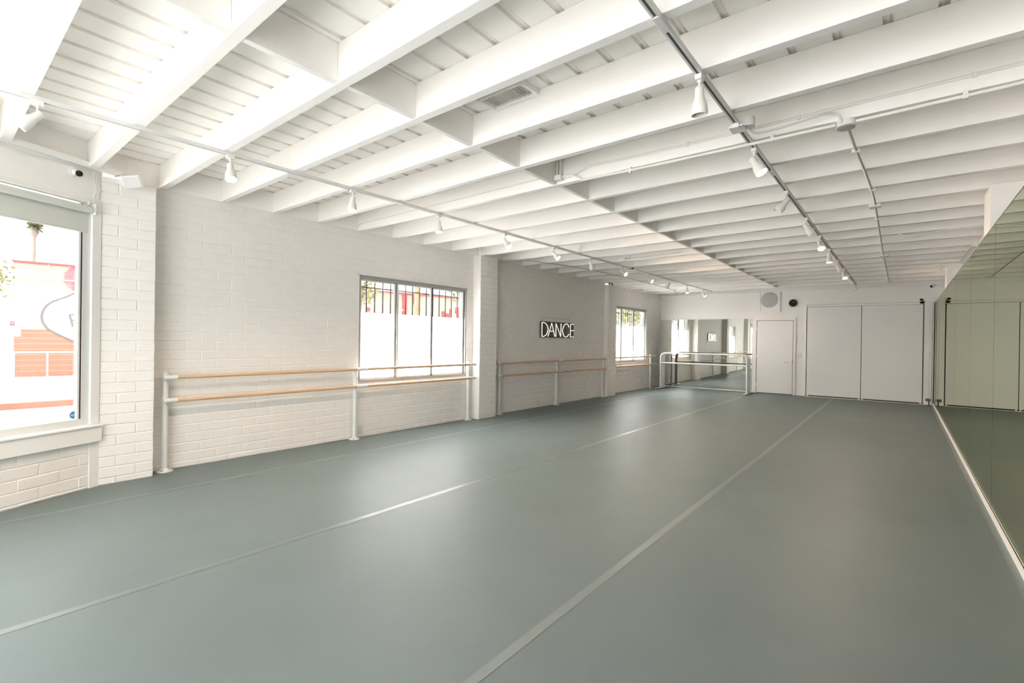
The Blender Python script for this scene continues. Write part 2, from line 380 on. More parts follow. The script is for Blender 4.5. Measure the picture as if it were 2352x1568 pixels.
# ------------------------------------------------------------------ windows
def slider_window(name, M, hole, bars_in, film_top, label):
    u0, u1, z0, z1 = hole
    root = bpy.data.objects.new(name, None); C.objects.link(root); struct(root, label, 'window')
    f = MB(M)
    f.box(u0, u1, -.10, -.01, z1 - .045, z1); f.box(u0, u1, -.10, -.01, z0, z0 + .045)
    f.box(u0, u0 + .03, -.10, -.01, z0 + .045, z1 - .045); f.box(u1 - .03, u1, -.10, -.01, z0 + .045, z1 - .045)
    f.build('frame', M_alu, root)
    edges = [u0 + .03] + bars_in + [u1 - .03]
    for k in range(3):
        a, b = edges[k], edges[k + 1]
        sh = MB(M); y0, y1 = (-.075, -.045) if k != 1 else (-.055, -.025)
        lo, hi = z0 + .046, z1 - .046
        sh.box(a, a + .032, y0, y1, lo, hi); sh.box(b - .032, b, y0, y1, lo, hi); sh.box(a + .032, b - .032, y0, y1, lo, lo + .022); sh.box(a + .032, b - .032, y0, y1, hi - .02, hi)
        so = sh.build('sash', M_alu_l, root)
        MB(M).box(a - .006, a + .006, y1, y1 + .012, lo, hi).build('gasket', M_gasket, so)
        yg = (y0 + y1) / 2
        MB(M).quad((a + .03, yg, lo), (b - .03, yg, lo), (b - .03, yg, hi), (a + .03, yg, hi)).build('pane', M_glass, so)
        MB(M).quad((a + .032, yg + .003, film_top + .002), (b - .032, yg + .003, film_top + .002), (b - .032, yg + .003, hi - .018), (a + .032, yg + .003, hi - .018)).build('dimming_film', M_glass_t, so)  # added film that dims daylight and the view through the upper pane
        MB(M).quad((a + .032, yg + .003, lo + .02), (b - .032, yg + .003, lo + .02), (b - .032, yg + .003, film_top), (a + .032, yg + .003, film_top)).build('frosted_film', M_frost, so)
    MB(M).box(u0 - .03, u1 + .03, -.005, .012, z1, z1 + .008).build('head_flashing', M_alu, root)
    return root
slider_window('window_1', M_left, WIN2, [-5.465, -4.735], 1.825, 'grey aluminium three-pane window with frosted lower film beside the first barre')
slider_window('window_2', M_left3, WIN3, [-13.55, -12.77], 1.915, 'grey aluminium three-pane window with frosted lower film near the back corner')

# storefront window
root = bpy.data.objects.new('window_3', None); C.objects.link(root); struct(root, 'large storefront window with pale aluminium frame facing the street', 'window')
u0, u1, z0, z1 = .075, 3.76, .597, 2.69
f = MB(M_sf)
f.box(u0, u0 + .066, -.06, -.005, z0, z1).box(u1 - .055, u1, -.06, -.005, z0, z1).box(u0 + .066, u1 - .055, -.06, -.005, z0, z0 + .065).box(u0 + .066, u1 - .055, -.06, -.005, z1 - .04, z1)
f.box(1.95, 2.0, -.06, -.005, z0 + .065, z1 - .04)
f.build('frame', M_alu_l, root)
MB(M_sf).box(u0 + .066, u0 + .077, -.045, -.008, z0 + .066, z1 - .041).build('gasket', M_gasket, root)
MB(M_sf).box(u0 + .077, u0 + .095, -.05, -.012, z0 + .066, z1 - .041).build('glazing_bead', M_trim, root)
for a, b in ((u0 + .06, 1.96), (1.99, u1 - .05)): MB(M_sf).quad((a, -.04, z0 + .06), (b, -.04, z0 + .06), (b, -.04, z1 - .03), (a, -.04, z1 - .03)).build('pane', M_glass_t, root)
# unseen front window added as daylight fill, no ground modelled outside it
root = bpy.data.objects.new('window_4', None); C.objects.link(root); struct(root, 'unseen window added in the front wall for daylight fill', 'window')
f = MB(); f.box(-4.1, .75, YF - .15, YF - .08, .08, .14).box(-4.1, .75, YF - .15, YF - .08, 2.89, 2.95)
for x in (-4.1, -2.5, -.9, .69): f.box(x, x + .06, YF - .15, YF - .08, .14, 2.89)
f.build('frame', M_alu_l, root)
for x in (-4.04, -2.44, -.84): MB().quad((x, YF - .12, .13), (x + 1.54, YF - .12, .13), (x + 1.54, YF - .12, 2.9), (x, YF - .12, 2.9)).build('pane', M_glass_f, root)

# portals that guide sky light through the window openings
def portal(M, u0, u1, z0, z1, y=-.16):
    ld = bpy.data.lights.new('window_portal', 'AREA'); ld.shape = 'RECTANGLE'; ld.size = abs(u1 - u0); ld.size_y = z1 - z0; ld.cycles.is_portal = True
    o = bpy.data.objects.new('window_portal', ld); C.objects.link(o)
    x = (M.to_3x3() @ Vector((1, 0, 0))); n = M.to_3x3() @ Vector((0, 1, 0)); z = n * -1; yv = z.cross(x)
    mm = Matrix((x, yv, z)).transposed().to_4x4(); mm.translation = M @ Vector(((u0 + u1) / 2, y, (z0 + z1) / 2)); o.matrix_world = mm
portal(M_left, *WIN2); portal(M_left3, *WIN3); portal(M_sf, .1, 3.74, .6, 2.68)
portal(Matrix.Translation((0, YF, 0)) @ Matrix.Rotation(PI, 4, 'Z') @ Matrix.Scale(-1, 4, (0, 1, 0)) @ Matrix.Scale(-1, 4, (0, 1, 0)), -.75, 4.1, .08, 2.95, y=-.2)

# roller blind
rb = thing('roller_blind', 'half-raised pale roller blind across the top of the storefront window', 'roller blind', tuple(M_sf @ Vector((.1, .03, 2.58))))
MB(M_sf).cyl((.085, .03, 2.60), (3.72, .03, 2.60), .033, 18).build('roller_tube', M_shade, rb)
MB(M_sf).box(.105, 3.70, -.006, -.003, 2.39, 2.60).build('fabric', M_shade, rb)
MB(M_sf).box(.105, 3.70, -.012, .002, 2.385, 2.40, .003).build('hem_bar', M_shade, rb)
MB(M_sf).box(.078, .085, .0, .065, 2.56, 2.66).build('end_bracket', M_trim, rb)
hr = thing('curtain_rail', 'thin white curtain rail just above the roller blind', 'rail', tuple(M_sf @ Vector((.13, .02, 2.65))))
MB(M_sf).box(.13, 3.7, .01, .045, 2.645, 2.665, .002).build('rail', M_trim, hr)
MB(M_sf).box(.15, 3.7, .0455, .0465, 2.648, 2.651).build('slot', M_grey, hr)
MB(M_sf).box(.115, .135, .005, .05, 2.64, 2.67, .002).build('end_cap', M_trim, hr)
# sticker on the glass
c0 = M_sf @ Vector((.178, -.066, .70))
Mst = M_sf @ Matrix.Translation((.178, -.036, .702)) @ Matrix.Rotation(PI / 2, 4, 'X') @ Matrix.Rotation(PI, 4, 'Y')
st = thing('window_sticker', 'small blue octagonal sticker in the corner of the storefront window', 'sticker', tuple(c0))
pts = [(.037 * math.cos(PI / 8 + k * PI / 4), .037 * math.sin(PI / 8 + k * PI / 4), 0) for k in range(8)]
M_blue = mat('sticker_blue', (.05, .22, .38), .4)
MB(Mst).poly_prism(pts, (0, 0, 0), (0, 0, .001)).build('backing', M_blue, st)
link('lettering', text_mesh('ADT', .028, Mst @ Matrix.Translation((0, 0, .0015)), .0003), mat('sticker_white', (.8, .85, .88), .5), st)

# ------------------------------------------------------------------ doors on the back wall
d1 = bpy.data.objects.new('door_1', None); C.objects.link(d1); struct(d1, 'plain white hinged door with brass lever beside the back mirror', 'door')
x0, x1, zt = -3.345, -2.42, 2.125
MB(M_back).box(x0 - .085, x0 - .012, -.022, 0, 0, zt + .012, .003).box(x1 + .012, x1 + .075, -.022, 0, 0, zt + .012, .003).box(x0 - .085, x1 + .075, -.022, 0, zt + .012, zt + .085, .003).build('casing', M_trim, d1)
MB(M_back).box(x0 - .012, x1 + .012, -.004, 0, .0, zt + .012).build('gap_shade', M_grey, d1)  # dark grey backing stands in for the shade around the slab
MB(M_back).box(x0, x1, -.014, -.002, .018, zt, .002).build('slab', M_door, d1)
h = MB(M_back).cyl((-2.485, -.014, .935), (-2.485, -.024, .935), .028, 18).cyl((-2.485, -.02, .935), (-2.485, -.06, .935), .011, 12)
ho = h.build('lever_rose', M_brass, d1)
MB(M_back).tube([(-2.485, -.055, .935), (-2.55, -.058, .935), (-2.63, -.055, .932)], .009, 10).build('lever', M_brass, ho)
for z in (.25, 1.08, 1.9): MB(M_back).cyl((x0 - .008, -.02, z - .045), (x0 - .008, -.02, z + .045), .009, 10).build('hinge', M_trim, d1)
MB(M_back).box(x1 - .004, x1 + .010, -.016, -.004, .89, .98).build('strike_plate', M_grey, d1)
def slide_door(name, x0, x1, y, lab):
    r = bpy.data.objects.new(name, None); C.objects.link(r); struct(r, lab, 'door')
    MB(M_back).box(x0 + .006, x1 - .006, y, y + .03, .04, 2.49, .002).build('panel', M_door, r)
    for xx in (x0 + .02, x1 - .05): MB(M_back).box(xx, xx + .03, y + .005, y + .02, .012, .045).build('floor_guide', M_trim, r)
    return r
slide_door('door_2', -2.075, -.835, -.045, 'wide white sliding closet door panel next to the hinged door')
slide_door('door_3', -.835, .41, -.075, 'wide white sliding closet door panel next to the mirror corner')
g = MB(M_back).box(-2.085, .42, -.006, 0, .0, 2.5).box(-.842, -.832, -.072, -.04, .04, 2.48).build('door_gap_shade', M_dark); g['kind'] = 'structure'; g['label'] = 'black backing painted as shade behind and below the sliding doors'; g['category'] = 'gap'  # flat black backing and strip stand in for shade in the door gaps
hd = MB(M_back).box(-2.10, .42, -.095, 0, 2.495, 2.545, .003).box(-2.10, .42, -.085, 0, 2.55, 2.57, .002).build('trim_6', M_trim); struct(hd, 'white header rail above the sliding doors', 'trim')
ft = MB(M_back).box(-2.08, .415, -.10, -.005, 0, .011, .002).build('trim_7', M_trim); struct(ft, 'white floor track of the sliding doors', 'trim')
ep = MB(M_back).box(.425, .53, -.09, 0, 0, 2.575, .003).box(.533, .575, -.10, 0, 0, 2.56, .003).box(.578, .608, -.085, 0, 0, 2.56, .002).build('trim_8', M_trim); struct(ep, 'white corner boards between sliding doors and mirror', 'trim')
jb = MB(M_back).box(-2.125, -2.088, -.03, 0, 0, 2.5, .003).build('trim_9', M_trim); struct(jb, 'white side jamb of the sliding doors', 'trim')

# ------------------------------------------------------------------ mirrors
ORD = ['first', 'second', 'third', 'fourth', 'fifth', 'sixth', 'seventh', 'eighth', 'ninth', 'tenth', 'eleventh', 'twelfth']
seams = [-2.2, -.1, 1.9, 5.872, 7.74, 9.75, 11.7, 13.65, 15.735]
for k in range(len(seams) - 1):
    a, b = seams[k], seams[k + 1]; nb = len(seams) - 2 - k
    r = thing('wall_mirror', f'tall green-tinted mirror panel on the long wall, {ORD[nb]} from the back corner', 'mirror', (XM, (a + b) / 2, 0), 'long wall mirrors')
    MB().box(XM, XM + .006, a + .004, b - .004, .045, 2.53).build('glass', M_mir_r, r)
    MB().box(XM + .006, XM + .012, a, b, .045, 2.525).build('backing', M_grey, r)
bs = MB().box(XM - .010, XM + .012, seams[0], 15.74, 0, .012).box(XM - .010, XM - .002, seams[0], 15.74, .012, .055, .001).build('trim_10', M_trim); struct(bs, 'white base channel under the long mirror', 'trim')
tc_ = MB().box(XM - .003, XM + .012, seams[0], 15.74, 2.53, 2.536).build('trim_11', M_trim); struct(tc_, 'thin white edge along the top of the long mirror', 'trim')
ed = MB().box(XM, XM + .2, 15.737, 15.79, 0, 2.5).build('trim_12', M_dark); struct(ed, 'dark gap at the end of the long mirror', 'trim')
for a, b, lab in ((-6.30, -4.972, 'back wall mirror panel in the corner behind the portable barres'), (-4.968, -3.475, 'back wall mirror panel beside the hinged door')):
    r = thing('wall_mirror', lab, 'mirror', tuple(M_back @ Vector(((a + b) / 2, 0, 0))), 'back wall mirrors')
    MB(M_back).box(a, b, -.008, -.003, .035, 2.19).build('glass', M_mir_b, r)
    MB(M_back).box(a, b, -.003, 0, .035, 2.185).build('backing', M_grey, r)
bm_ = MB(M_back).box(-6.3, -3.46, -.022, 0, 0, .035, .003).box(-6.3, -3.46, -.014, 0, 2.192, 2.215, .002).build('trim_13', M_trim); struct(bm_, 'white channel above and below the back mirror', 'trim')

# ------------------------------------------------------------------ wall barres
def barre(lab, loc, posts, spans, xp, xr, endcaps, wall_x):
    r = thing('ballet_barre', lab, 'ballet barre', loc, 'double wall barres')
    for y in posts:
        p = MB().cyl((xp, y, .006), (xp, y, 1.045), .0265, 20).sphere((xp, y, 1.045), .0265, 16, 8, (1, 1, .5)).build('post', M_pipe, r)
        fl_ = MB().cyl((xp, y, .001), (xp, y, .010), .075, 24).tube([(xp, y, .009), (xp, y, .03), (xp, y, .034)], [.036, .034, .027], 20).build('flange', M_pipe, r)
        for k in range(4):
            t = PI / 4 + k * PI / 2; bx, by = xp + .057 * math.cos(t), y + .057 * math.sin(t)
            MB().cyl((bx, by, .010), (bx, by, .018), .010, 6).cyl((bx, by, .018), (bx, by, .030), .005, 8).build('bolt', M_chrome, fl_)
        for z in (1.0, .755):
            MB().cyl((xp, y, z - .035), (xp, y, z + .035), .031, 20).cyl((xp, y, z), (xr, y, z), .018, 12).build('post_clamp', M_pipe, r)
    for (a, b) in spans:
        for z in (1.0, .755): MB().cyl((xr, a, z), (xr, b, z), .0205, 18).build('rail', M_wood, r)
    for (a, b) in endcaps:
        for z in (1.0, .755): MB().cyl((xr, a, z), (xr, b, z), .0245, 18).build('sleeve', M_pipe, r)
    return r
barre('double wall barre with wooden rails running in front of the barred window', (-6.07, 1.68, 0), [1.665, 3.945, 6.26], [(1.75, 4.0), (4.0, 6.38)], -6.065, -6.02, [(1.635, 1.76), (3.94, 4.115), (6.25, 6.40)], XW)
barre('double wall barre with wooden rails under the DANCE sign', (-6.07, 7.1, 0), [7.14, 9.13, 11.3], [(6.985, 9.15), (9.15, 11.36)], -6.075, -6.02, [(7.0, 7.12), (9.12, 9.30), (11.345, 11.40)], XW)
barre('short double wall barre under the window near the back corner', (-6.2, 14.6, 0), [12.0, 14.62], [(12.15, 14.86)], -6.185, -6.13, [(12.17, 12.27), (14.80, 14.88)], XW3)

# portable barres
def portable(lab, dx, dy):
    xa, xb, y = -5.955 + dx, -3.42 + dx * .6, 14.95 + dy
    r = thing('portable_barre', lab, 'portable barre', ((xa + xb) / 2, y, 0), 'portable barres nested at the back mirror')
    R_ = .15; zt = 1.115; pts = [(xa, y, .03), (xa, y, zt - R_)]
    for k in range(1, 8): t = PI / 2 * k / 8; pts.append((xa + R_ - R_ * math.cos(t), y, zt - R_ + R_ * math.sin(t)))
    pts += [(xa + R_, y, zt), (xb - R_, y, zt)]
    for k in range(1, 8): t = PI / 2 * k / 8; pts.append((xb - R_ + R_ * math.sin(t), y, zt - R_ + R_ * math.cos(t)))
    pts += [(xb, y, zt - R_), (xb, y, .03)]
    MB().tube(pts, .024, 14).build('frame_tube', M_pipe, r)
    MB().cyl((xa, y, .805), (xb, y, .805), .019, 14).build('rail', M_pipe, r)
    for x in (xa, xb):
        f = MB().tube([(x, y - .46, .012), (x, y - .42, .022), (x, y - .2, .026), (x, y + .2, .026), (x, y + .36, .022), (x, y + .40, .012)], .0115, 10).build('foot', M_pipe, r)
        for yy in (y - .46, y + .39): MB().cyl((x, yy, .0), (x, yy, .016), .015, 10).build('foot_pad', M_grey, f)
        MB().cyl((x, y, .015), (x, y, .10), .028, 14).build('leg_socket', M_pipe, r)
portable('white portable barre at the front of the nested trio by the back mirror', 0, -.055)
portable('white portable barre in the middle of the nested trio by the back mirror', .034, .0)
portable('white portable barre closest to the back mirror in the nested trio', .068, .055)

# ------------------------------------------------------------------ track lighting
def img_dir(right, toward, down):
    cr = Vector((math.cos(.6802), math.sin(.6802), 0)); ct = Vector((math.sin(.6802), -math.cos(.6802), 0))
    return (cr * right + ct * toward + Vector((0, 0, -1)) * down).normalized()
def track(x, y0, y1, lab, joins):
    r = thing('light_track', lab, 'light track', (x, (y0 + y1) / 2, 2.99))
    MB().box(x - .018, x - .007, y0, y1, 2.972, 2.999).box(x + .007, x + .018, y0, y1, 2.972, 2.999).box(x - .007, x + .007, y0, y1, 2.985, 2.999).build('rail', M_track, r)
    MB().box(x - .0065, x + .0065, y0 + .01, y1 - .01, 2.978, 2.986).build('slot', M_grey, r)
    MB().box(x - .02, x + .02, y1 - .03, y1 + .015, 2.969, 3.0, .002).build('end_cap', M_track, r)
    for y in joins: MB().box(x - .0195, x + .0195, y - .07, y + .07, 2.970, 2.984, .002).build('joiner', M_track, r)
    return r
track(-4.437, -1.6, 14.95, 'white light track running above the barres', [3.4, 7.1, 10.9])
track(-.917, -1.6, 14.95, 'white light track running alongside the mirror wall', [2.24, 4.8, 7.4, 10.9])
HEAD = [(0.0, .0225), (.004, .025), (.05, .0255), (.062, .0285), (.078, .0355), (.095, .0405), (.115, .0435), (.150, .0455), (.152, .0435)]
def lamp(x, y, d, lit, lab, cord_down=.045, grp='track spotlights'):
    r = thing('track_spotlight', lab, 'spotlight', (x, y, 2.97), grp)
    MB().box(x - .019, x + .019, y - .03, y + .03, 2.945, 2.974, .003).cyl((x, y, 2.932), (x, y, 2.946), .012, 12).build('adapter', M_lamp, r)
    d = Vector(d).normalized(); side = Vector((0, 0, 1)).cross(d)
    side = side.normalized() if side.length > .05 else Vector((1, 0, 0))
    piv = Vector((x, y, 2.932 - cord_down))
    hub = piv + side * .0
    start = hub - d * .03 + Vector((0, 0, -.012))
    MB().tube([(x, y, 2.935), (x, y, piv.z + .01), tuple(piv.lerp(start + d * .035, .5)), tuple(start + d * .035)], .0065, 8).build('arm', M_lamp, r)
    pts = [start + d * a for a, _ in HEAD]
    hd_ = MB().tube(pts, [b for _, b in HEAD], 22, cap=False)
    hd_.tube([start + d * .002, start + d * -.004], [.0225, .016], 22)
    inner = [(.151, .0432), (.135, .041), (.12, .038)]
    hd_.tube([start + d * a for a, _ in inner], [b for _, b in inner], 22, cap=False)
    h_ = hd_.build('head', M_lamp, r)
    c = start + d * .139
    MB().tube([c - d * .012, c - d * .002, c], [.036, .040, .028], 20).build('bulb', M_bulb if lit else M_bulboff, h_)
    if lit:
        ld = bpy.data.lights.new('bulb_light', 'SPOT'); ld.energy = 4.5; ld.color = (1, .78, .58); ld.spot_size = math.radians(150); ld.spot_blend = 1.0; ld.shadow_soft_size = .04
        lo = bpy.data.objects.new('bulb_light', ld); C.objects.link(lo); lo.location = start + d * .165; lo.rotation_euler = d.to_track_quat('-Z', 'Y').to_euler(); adopt(lo, r)
L_Y = [.49, 1.66, 2.83, 4.02, 5.29, 6.53, 7.73, 9.0, 10.3, 11.55, 12.8, 14.1]
L_D = [(-.62, .5, .8), (.25, .3, 1), (.03, .22, 1), (.08, .12, 1), (.5, .3, .8), (.6, .35, .7), (.3, -.2, .9), (.5, .6, .55), (.6, .5, .6), (-.5, -.2, .8), (.0, .35, 1), (.4, .3, .7)]
L_lit = [1, 1, 1, 1, 1, 1, 0, 1, 1, 0, 1, 1]
for k in range(12): lamp(-4.437, L_Y[k], img_dir(*L_D[k]), L_lit[k], f'white bell spotlight, {ORD[k]} from the storefront on the track above the barres')
R_Y = [2.8, 4.11, 5.45, 6.74, 7.95, 9.12, 10.4, 11.6, 12.8, 14.1]
R_D = [(.05, -.08, 1), (.3, .4, .85), (-.6, -.15, .8), (.6, -.1, .65), (-.12, .6, .8), (0, .1, 1), (.5, -.1, .65), (-.1, .5, .9), (.5, .25, .7), (.5, -.2, .65)]
R_lit = [0, 1, 0, 0, 1, 1, 0, 1, 1, 0]
for k in range(10): lamp(-.917, R_Y[k], img_dir(*R_D[k]), R_lit[k], f'white bell spotlight, {ORD[9 - k]} from the back wall on the track beside the mirrors')

# feed box on the mirror-side track, armoured cable, round junction box and conduits
fbx = thing('feed_box', 'white power feed box on the light track beside the mirrors', 'junction box', (-.917, 3.62, 2.98))
MB().box(-.965, -.87, 3.565, 3.685, 2.952, 2.962, .001).box(-.94, -.895, 3.555, 3.6, 2.945, 2.985, .002).box(-.95, -.885, 3.60, 3.66, 2.962, 3.0, .002).build('cover', M_lamp, fbx)
MB().cyl((-.865, 3.66, 2.965), (-.865, 3.66, 3.03), .05, 20).build('can', M_track, fbx)
def spiral(pts, r):
    o = []; rr = []
    P_ = [Vector(p) for p in pts]
    for i in range(len(P_) - 1):
        n = max(2, int((P_[i + 1] - P_[i]).length / .006))
        for k in range(n): o.append(P_[i].lerp(P_[i + 1], k / n)); rr.append(r * (1.0 if len(o) % 2 else .82))
    o.append(P_[-1]); rr.append(r); return o, rr
def smooth(pts, n=8):
    P_ = [Vector(p) for p in pts]; P_ = [P_[0] * 2 - P_[1]] + P_ + [P_[-1] * 2 - P_[-2]]; o = []
    for i in range(1, len(P_) - 2):
        for k in range(n):
            t = k / n; a, b, c, d = P_[i - 1], P_[i], P_[i + 1], P_[i + 2]
            o.append(.5 * ((2 * b) + (c - a) * t + (2 * a - 5 * b + 4 * c - d) * t * t + (3 * b - a - 3 * c + d) * t ** 3))
    o.append(P_[-2]); return o
sp, srr = spiral(smooth([(-.87, 3.66, 2.958), (-.82, 3.74, 2.945), (-.72, 3.80, 2.965), (-.60, 3.84, 2.99), (-.46, 3.88, 3.02), (-.39, 3.92, 3.03), (-.35, 3.945, 3.0), (-.345, 3.955, 2.965)]), .0085)
tag(MB().tube(sp, srr, 10).build('armoured_cable', M_track), 'flexible armoured cable looping between track feed box and round junction box', 'cable')
jbx = thing('junction_box', 'round junction box with bare metal cover under the joist', 'junction box', (-.32, 4.02, 2.96))
MB().tube([(-.32, 4.03, 3.0), (-.32, 4.03, 2.955)], .056, 24).build('body', M_lamp, jbx)
MB().cyl((-.32, 4.03, 2.953), (-.32, 4.03, 2.947), .053, 24).build('cover_plate', M_galv, jbx)
pa = thing('conduit_pipe', 'white conduit running across the joists through the round junction box', 'conduit', (-1.4, 3.97, 2.97))
zA = 2.966
MB().tube(smooth([(-2.60, 3.965, 3.06), (-2.5, 3.965, 3.05), (-2.40, 3.965, 2.995), (-2.30, 3.965, 2.978), (-1.5, 3.97, zA), (-.377, 3.985, zA)], 6), .0115, 12).build('pipe', M_lamp, pa)
MB().tube([(-.262, 3.99, 2.966), (.2, 3.985, 2.968), (.86, 3.98, 2.974)], .0115, 12).build('pipe', M_lamp, pa)
for x in (-.768, .28, -1.9): MB().box(x - .012, x + .012, 3.975, 4.0, 2.95, 3.005, .002).build('strap', M_lamp, pa)
pb = thing('conduit_pipe', 'upper white conduit fixed to the face of the joist above the junction box', 'conduit', (-1.2, 3.985, 3.07))
MB().tube(smooth([(-2.62, 3.975, 3.045), (-2.5, 3.975, 3.048), (-2.42, 3.98, 3.07), (-2.33, 3.985, 3.097), (-2.2, 3.986, 3.10), (-1.46, 3.987, 3.085), (.86, 3.987, 3.085)], 6), .010, 12).build('pipe', M_lamp, pb)
for x in (.32, -1.4, -.6): MB().box(x - .012, x + .012, 3.974, 3.999, 3.07, 3.10, .002).build('strap', M_lamp, pb)
cb = thing('conduit_box', 'small white conduit elbow box beside the blocking row', 'conduit box', (-2.65, 3.96, 3.03))
MB().box(-2.68, -2.60, 3.93, 3.995, 3.025, 3.075, .006).build('box', M_lamp, cb)
for x in (-2.662, -2.625): MB().cyl((x, 3.965, 3.07), (x, 3.965, ZD), .011, 12).build('riser', M_lamp, cb)
pc = thing('conduit_pipe', 'thin conduit running lengthwise under the joists from the round junction box', 'conduit', (-.28, 9, 2.99))
MB().tube(smooth([(-.318, 4.08, 2.985), (-.30, 4.65, 2.987), (-.273, 5.3, 2.988), (-.252, 5.93, 2.988), (-.245, 6.6, 2.988), (-.25, 7.4, 2.988), (-.262, 10.3, 2.988), (-.257, 14.75, 2.988)], 5), .0105, 10).build('pipe', M_emt, pc)
for y in (4.65, 5.91, 7.29): MB().box(-.31 + (y > 5) * .055 - .02, -.31 + (y > 5) * .055 + .035, y, y + .025, 2.972, 3.0, .002).build('strap', M_lamp, pc)
for y, w in ((6.62, .055), (10.35, .06), (14.7, .05)):
    b_ = MB().box(-.25 - w, -.25 + w, y - .05, y + .05, 2.965, 3.0, .008).build('splice_box', M_lamp, pc)
# left edge small conduit hook on the joist end and short conduit near the barre track
pe = thing('conduit_pipe', 'thin conduit stub clipped to the joist end above the barred window', 'conduit', (-6.0, 4.0, 3.07))
MB().tube(smooth([(-6.10, 3.985, 3.02), (-6.11, 3.985, 3.05), (-6.05, 3.988, 3.075), (-5.9, 3.99, 3.085), (-2.9, 3.99, 3.10)], 6), .006, 8).build('pipe', M_lamp, pe)
pf = thing('conduit_pipe', 'short conduit with wall box under the joists near the barre track', 'conduit', (-4.0, 8.9, 3.0))
MB().cyl((-4.05, 8.52, 3.03), (-3.05, 8.52, 3.05), .010, 10).build('pipe', M_lamp, pf)
MB().box(-4.16, -4.05, 8.49, 8.53, 3.01, 3.06, .004).build('wall_box', M_lamp, pf)
MB().cyl((-4.105, 8.488, 3.035), (-4.105, 8.491, 3.035), .010, 12).build('knockout', M_dark, pf)
fb2 = thing('feed_box', 'small feed box with dark clamp on the track above the barres', 'junction box', (-4.437, 9.45, 2.98))
MB().box(-4.55, -4.33, 9.42, 9.46, 2.955, 2.968, .003).build('cover', M_lamp, fb2)
MB().box(-4.48, -4.40, 9.40, 9.5, 2.968, 3.0, .004).build('clamp', M_grey, fb2)
pg = MB().tube(smooth([(-6.12, 7.0, 2.985), (-5.8, 7.25, 2.99), (-5.55, 7.6, 2.985), (-5.2, 9.5, 2.985), (-5.2, 13.5, 2.985), (-5.6, 15.3, 2.98)], 6), .009, 8).build('conduit_pipe', M_emt)
tag(pg, 'thin grey conduit under the joists from the pilaster to the back corner', 'conduit')

# ceiling vent grille
vg = thing('ceiling_vent', 'white slatted vent grille between two joists', 'vent', (-2.24, 2.68, 3.22))
MB().box(-2.46, -2.04, 2.855, 2.885, 3.205, 3.244).box(-2.46, -2.04, 2.59, 2.62, 3.205, 3.244).box(-2.46, -2.435, 2.62, 2.79, 3.205, 3.244).box(-2.065, -2.04, 2.62, 2.79, 3.205, 3.244)
vg2 = MB(); vg2.box(-2.46, -2.435, 2.585, 2.785, 3.205, 3.244).box(-2.065, -2.04, 2.585, 2.785, 3.205, 3.244).box(-2.435, -2.065, 2.585, 2.605, 3.205, 3.244).box(-2.435, -2.065, 2.765, 2.785, 3.205, 3.244)
vg2.build('frame', M_trim, vg)
for k in range(17):
    x = -2.425 + k * .0215; m = MB(Matrix.Translation((x, 0, 3.222)) @ Matrix.Rotation(.7, 4, 'Y')); m.box(-.009, .009, 2.605, 2.765, -.0012, .0012); m.build('slat', M_trim, vg)

# ------------------------------------------------------------------ DANCE sign
Msg = Matrix(((0, 1, 0, XW), (1, 0, 0, 0), (0, 0, 1, 0), (0, 0, 0, 1)))   # local x = Y, local y = out from the wall
sg = thing('neon_sign', 'black DANCE sign with glowing neon letters above the second barre', 'neon sign', (XW, 9.21, 1.69))
SY0, SY1, SZ0, SZ1 = 8.53, 9.895, 1.52, 1.87
m = MB(); m.box(XW + .012, XW + .03, SY0, SY1, SZ0, SZ1, .007); m.build('board', M_sign, sg)
def q(x, y):
    u = (x - 335) / 1200; top = 590 + u * 70; bot = 1170 + u * 20
    # undo the slight perspective of the photograph along the sign
    uu = u * (1 + .10 * (1 - u)) if 0 <= u <= 1 else u
    uu = u + .075 * u * (u - 1)
    return Vector((XW + .042, SY0 + uu * (SY1 - SY0), SZ1 - (y - top) / (bot - top) * (SZ1 - SZ0)))
LET = {'letter_d': [smooth([q(*p) for p in [(375, 1135), (375, 640)]], 2), smooth([q(*p) for p in [(375, 638), (440, 640), (510, 680), (565, 760), (588, 880), (565, 1010), (510, 1095), (440, 1135), (375, 1137)]], 5)],
       'letter_a': [[q(590, 1140), q(718, 655), q(838, 1140)], [q(645, 950), q(785, 950)]],
       'letter_n': [[q(875, 1145), q(873, 668), q(1050, 1145), q(1055, 668)]],
       'letter_c': [smooth([q(*p) for p in [(1345, 800), (1300, 705), (1243, 680), (1180, 720), (1130, 830), (1112, 925), (1130, 1030), (1175, 1125), (1230, 1155), (1290, 1125), (1345, 1050)]], 5)],
       'letter_e': [[q(1525, 695), q(1402, 690), q(1400, 1150), q(1522, 1155)], [q(1402, 920), q(1525, 925)]]}
for nm, strokes in LET.items():
    m = MB()
    for s_ in strokes: m.tube(s_, .0062, 8)
    m.build(nm, M_neon, sg)
m = MB(); m.tube([(XW + .02, SY0 + .03, SZ1), (XW + .012, SY0 + .12, SZ1 + .09), (XW + .012, SY1 - .18, SZ1 + .085), (XW + .02, SY1 - .12, SZ1)], .0035, 6); m.build('hanging_cord', M_cord, sg)
for y in (SY0 + .12, SY1 - .18): MB().cyl((XW + .004, y, SZ1 + .088), (XW + .018, y, SZ1 + .088), .006, 8).build('nail', M_chrome, sg)

